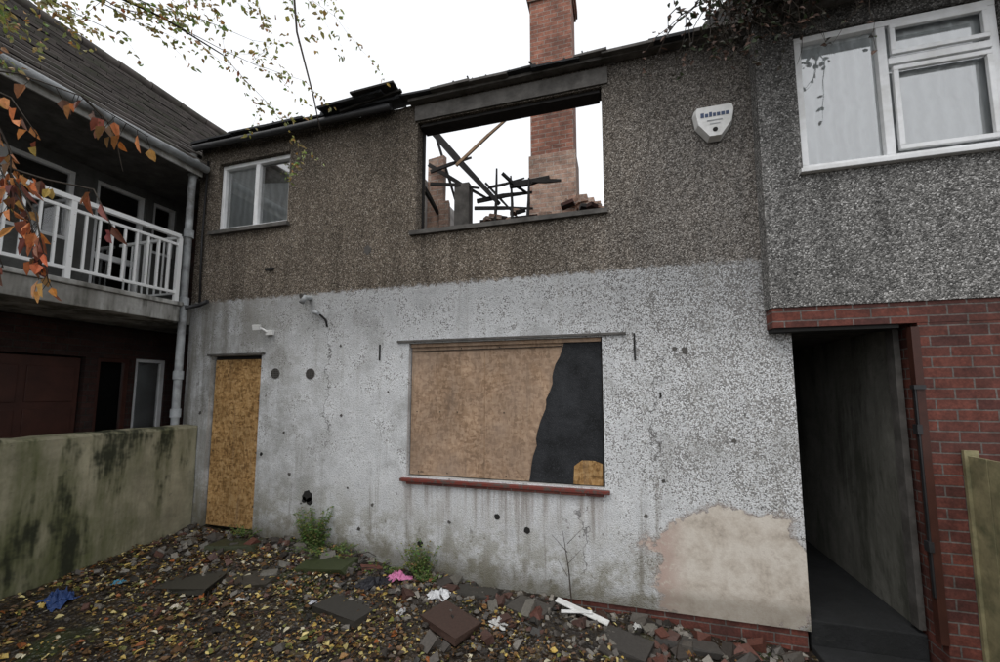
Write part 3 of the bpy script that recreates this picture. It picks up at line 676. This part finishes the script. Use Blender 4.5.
weed(-3.12,-.06,.42,70,G,.2,.045); weed(-1.87,-.06,.38,45,G+[(.26,.25,.09)],.18,.04); weed(-2.9,-.1,.10,60,G,.4,.03); weed(-4.0,-.06,.12,30,G,.2,.03); weed(-1.75,-.15,.1,20,G,.15,.03); weed(-2.3,-.1,.08,30,G,.3,.03)
mb=MB(); z=gh(-.45,-.05)
mb.tube([(-.43,-.06,z),(-.45,-.07,z+.3),(-.5,-.06,z+.62)],[.007,.005,.002],'bark',6)
for s_ in (.25,.35,.45,.52): mb.tube([(-.46,-.07,z+s_),(-.46+U(-.14,.14),-.09,z+s_+.14)],[.003,.0015],'bark',4)
mb.build('sapling')

# ------------------------------------------------------------ trees
def grow(mb,p,d,L,r,lev,leafc,lsz,dens,droop=.15,segs=6):
    pts=[Vector(p)]; rr=[r]; d=Vector(d).normalized()
    for i in range(segs):
        d=(d+Vector((U(-.25,.25),U(-.25,.25),U(-.2,.2)-droop*.3*(i/segs)))).normalized()
        pts.append(pts[-1]+d*L/segs); rr.append(r*(1-.75*(i+1)/segs))
    mb.tube(pts,rr,'bark',4 if r<.02 else 8)
    if lev>0:
        for i in range(1,segs+1):
            for _ in range(1 if R()<.5 else 2):
                q=(d+Vector((U(-1,1),U(-1,1),U(-.6,.5)-droop))).normalized()
                grow(mb,pts[i],q,L*U(.28,.5),max(rr[i]*.5,.0012),lev-1,leafc,lsz,dens,droop,5)
    if lev<=1:
        for i in range(1,len(pts)):
            for _ in range(dens):
                if R()<.85:
                    q=Vector((U(-1,1),U(-1,1),U(-1.1,.2))); f=R()
                    mb.leaf(pts[i-1].lerp(pts[i],f)+Vector((U(-.03,.03),U(-.03,.03),U(-.03,.03))),q,(U(-1,1),U(-1,1),U(-.3,1)),lsz*U(.5,1.2),lsz*U(.35,.7),tuple(w*U(.7,1.25) for w in random.choice(leafc)))
YG=[(.30,.32,.10),(.42,.38,.14),(.24,.28,.08),(.50,.45,.22),(.40,.26,.08)]
mb=MB()
mb.tube([(-4.35,-4.0,.1),(-4.3,-3.9,1.5),(-4.2,-3.75,3.0),(-4.0,-3.5,4.5),(-3.8,-3.3,6.0)],[.16,.13,.11,.08,.04],'bark',10)
random.seed(11)
grow(mb,(-4.1,-3.6,4.1),(1,.75,.25),2.5,.02,2,YG,.045,5,.1)
grow(mb,(-4.0,-3.5,4.5),(.8,1.1,.3),2.3,.02,2,YG,.045,4,.05)
grow(mb,(-3.9,-3.4,5.0),(1.1,.6,.05),2.3,.02,2,YG,.045,4,.05)
grow(mb,(-4.1,-3.6,5.2),(-.3,-.4,.8),2.2,.04,2,YG,.05,3,.1)
grow(mb,(-4.1,-3.6,4.5),(-.5,.9,.5),2.0,.03,2,YG,.05,3,.1)
mb.tube([(-3.9,-3.4,5.0),(-2.9,-2.8,5.1),(-1.95,-2.35,4.6),(-1.45,-2.5,4.3),(-1.22,-2.6,3.75),(-1.17,-2.6,3.4),(-1.08,-2.6,3.12),(-1.04,-2.6,2.97)],[.018,.012,.008,.006,.005,.004,.003,.002],'bark',5)
for i in range(8):
    z=U(2.98,3.7); mb.leaf((-1.1+(3.1-z)*-.15,-2.6,z),(U(-1,1),U(-1,1),-1),(U(-1,1),-1,0),U(.02,.035),.015,random.choice(YG))
mb.build('tree')
random.seed(5)
mb=MB(); BR=[(.38,.14,.05),(.26,.09,.04),(.58,.22,.07),(.17,.06,.035),(.62,.30,.09),(.22,.10,.055)]
mb.tube([(-4.3,-3.2,.1),(-4.25,-3.1,2.0),(-4.1,-2.95,3.6)],[.05,.04,.025],'bark',8)
def twig(pts,n,sz):
    mb.tube(pts,[.006-.004*i/(len(pts)-1) for i in range(len(pts))],'bark',5)
    for i in range(n):
        k=U(.25,len(pts)-1.01); a=Vector(pts[int(k)]); b=Vector(pts[int(k)+1]); p=a.lerp(b,k-int(k))
        q=Vector((U(-.7,.7),U(-.6,.6),-1)); e=p+q*U(.01,.06); mb.tube([p,e],[.0015,.001],'bark',4)
        mb.leaf(e,q,(U(-1,1),-1+U(-.8,.8),U(-.5,.5)),sz*U(.5,1.2),sz*U(.3,.62),tuple(w*U(.7,1.2) for w in random.choice(BR)),fold=.3)
twig([(-4.1,-2.95,3.6),(-3.4,-2.7,3.72),(-2.9,-2.6,3.62),(-2.5,-2.55,3.45),(-2.1,-2.5,3.2)],24,.085)
twig([(-4.1,-2.95,3.5),(-3.5,-2.7,3.35),(-3.0,-2.6,3.15),(-2.7,-2.6,2.85),(-2.55,-2.6,2.55)],42,.09)
twig([(-4.1,-2.95,3.4),(-3.5,-2.75,3.2),(-3.0,-2.65,2.95),(-2.85,-2.6,2.6)],36,.085)
twig([(-3.0,-2.6,3.15),(-2.7,-2.55,3.05),(-2.35,-2.55,2.95),(-2.2,-2.55,2.75)],20,.095)
twig([(-3.4,-2.7,3.72),(-2.95,-2.6,3.5),(-2.7,-2.6,3.25)],20,.085)
twig([(-3.1,-2.6,3.45),(-2.9,-2.6,3.2),(-2.85,-2.6,2.9)],16,.08)
twig([(-2.9,-2.6,3.1),(-2.65,-2.6,2.85),(-2.5,-2.6,2.5)],18,.085)
twig([(-2.5,-2.55,3.45),(-2.35,-2.5,3.3),(-2.25,-2.5,3.05)],10,.08)
mb.build('beech_shrub')
# creeper at the right-hand eaves
random.seed(21)
mb=MB(); DK=[(.05,.045,.03),(.09,.05,.035),(.04,.055,.025),(.03,.025,.02),(.12,.07,.05)]
for i in range(60):
    x=random.gauss(1.15,.3); p=Vector((x,U(-.55,-.3),5.15)); pts=[p]; d=Vector((U(-.8,.5),U(-.3,.1),U(-1,-.3)))
    for k in range(7):
        d=(d+Vector((U(-.7,.7),U(-.3,.3),U(-.65,.3)))).normalized(); pts.append(pts[-1]+d*U(.05,.13))
    mb.tube(pts,[.005,.004,.004,.003,.003,.002,.002,.001],'bark',4)
    for k in range(7):
        q=random.choice(pts); mb.leaf(q,(U(-1,1),U(-1,0),U(-1,.2)),(U(-1,1),-1,U(0,1)),U(.03,.065),U(.02,.04),random.choice(DK))
for i in range(800):
    x=1.25+random.gauss(0,.28); mb.leaf((x,U(-.65,-.3),5.10+abs(random.gauss(0,.12))-.16*R()),(U(-1,1),U(-1,1),U(-1,.3)),(U(-1,1),-1,U(0,1)),U(.03,.08),U(.02,.05),random.choice(DK))
mb.build('creeper')

# ------------------------------------------------------------ light
w=bpy.data.worlds.new('World'); scn.world=w; w.use_nodes=True; nt=w.node_tree; nt.nodes.clear()
out=nt.nodes.new('ShaderNodeOutputWorld'); sky=nt.nodes.new('ShaderNodeTexSky'); sky.sky_type='NISHITA'; sky.sun_disc=False
EL=math.radians(60); AZ=math.radians(205)
sky.sun_elevation=EL; sky.sun_rotation=AZ; sky.air_density=1; sky.dust_density=3
hs=nt.nodes.new('ShaderNodeHueSaturation'); hs.inputs['Saturation'].default_value=.2; nt.links.new(sky.outputs[0],hs.inputs['Color'])
b1=nt.nodes.new('ShaderNodeBackground'); b1.inputs[1].default_value=.07; nt.links.new(hs.outputs[0],b1.inputs[0])
b2=nt.nodes.new('ShaderNodeBackground'); b2.inputs[0].default_value=(.96,.975,1,1); b2.inputs[1].default_value=.92
ad=nt.nodes.new('ShaderNodeAddShader'); nt.links.new(b1.outputs[0],ad.inputs[0]); nt.links.new(b2.outputs[0],ad.inputs[1]); nt.links.new(ad.outputs[0],out.inputs[0])
sl=bpy.data.lights.new('sun','SUN'); sl.energy=.8; sl.angle=math.radians(35); sl.color=(1,.97,.93)
so=bpy.data.objects.new('sun',sl); scn.collection.objects.link(so)
sd=Vector((math.sin(AZ)*math.cos(EL),math.cos(AZ)*math.cos(EL),math.sin(EL)))
so.rotation_euler=sd.to_track_quat('Z','Y').to_euler()
# ------------------------------------------------------------ camera
cd=bpy.data.cameras.new('Camera'); cam=bpy.data.objects.new('Camera',cd); scn.collection.objects.link(cam); scn.camera=cam
cd.lens=14.76; cd.sensor_width=36; cd.shift_y=.0215; cd.clip_start=.05; cd.clip_end=2000
cam.location=(0,-3.8,2.0); cam.rotation_euler=(math.radians(90+5.5),0,math.radians(16))
scn.view_settings.view_transform='Standard'; scn.view_settings.look='None'; scn.view_settings.exposure=0
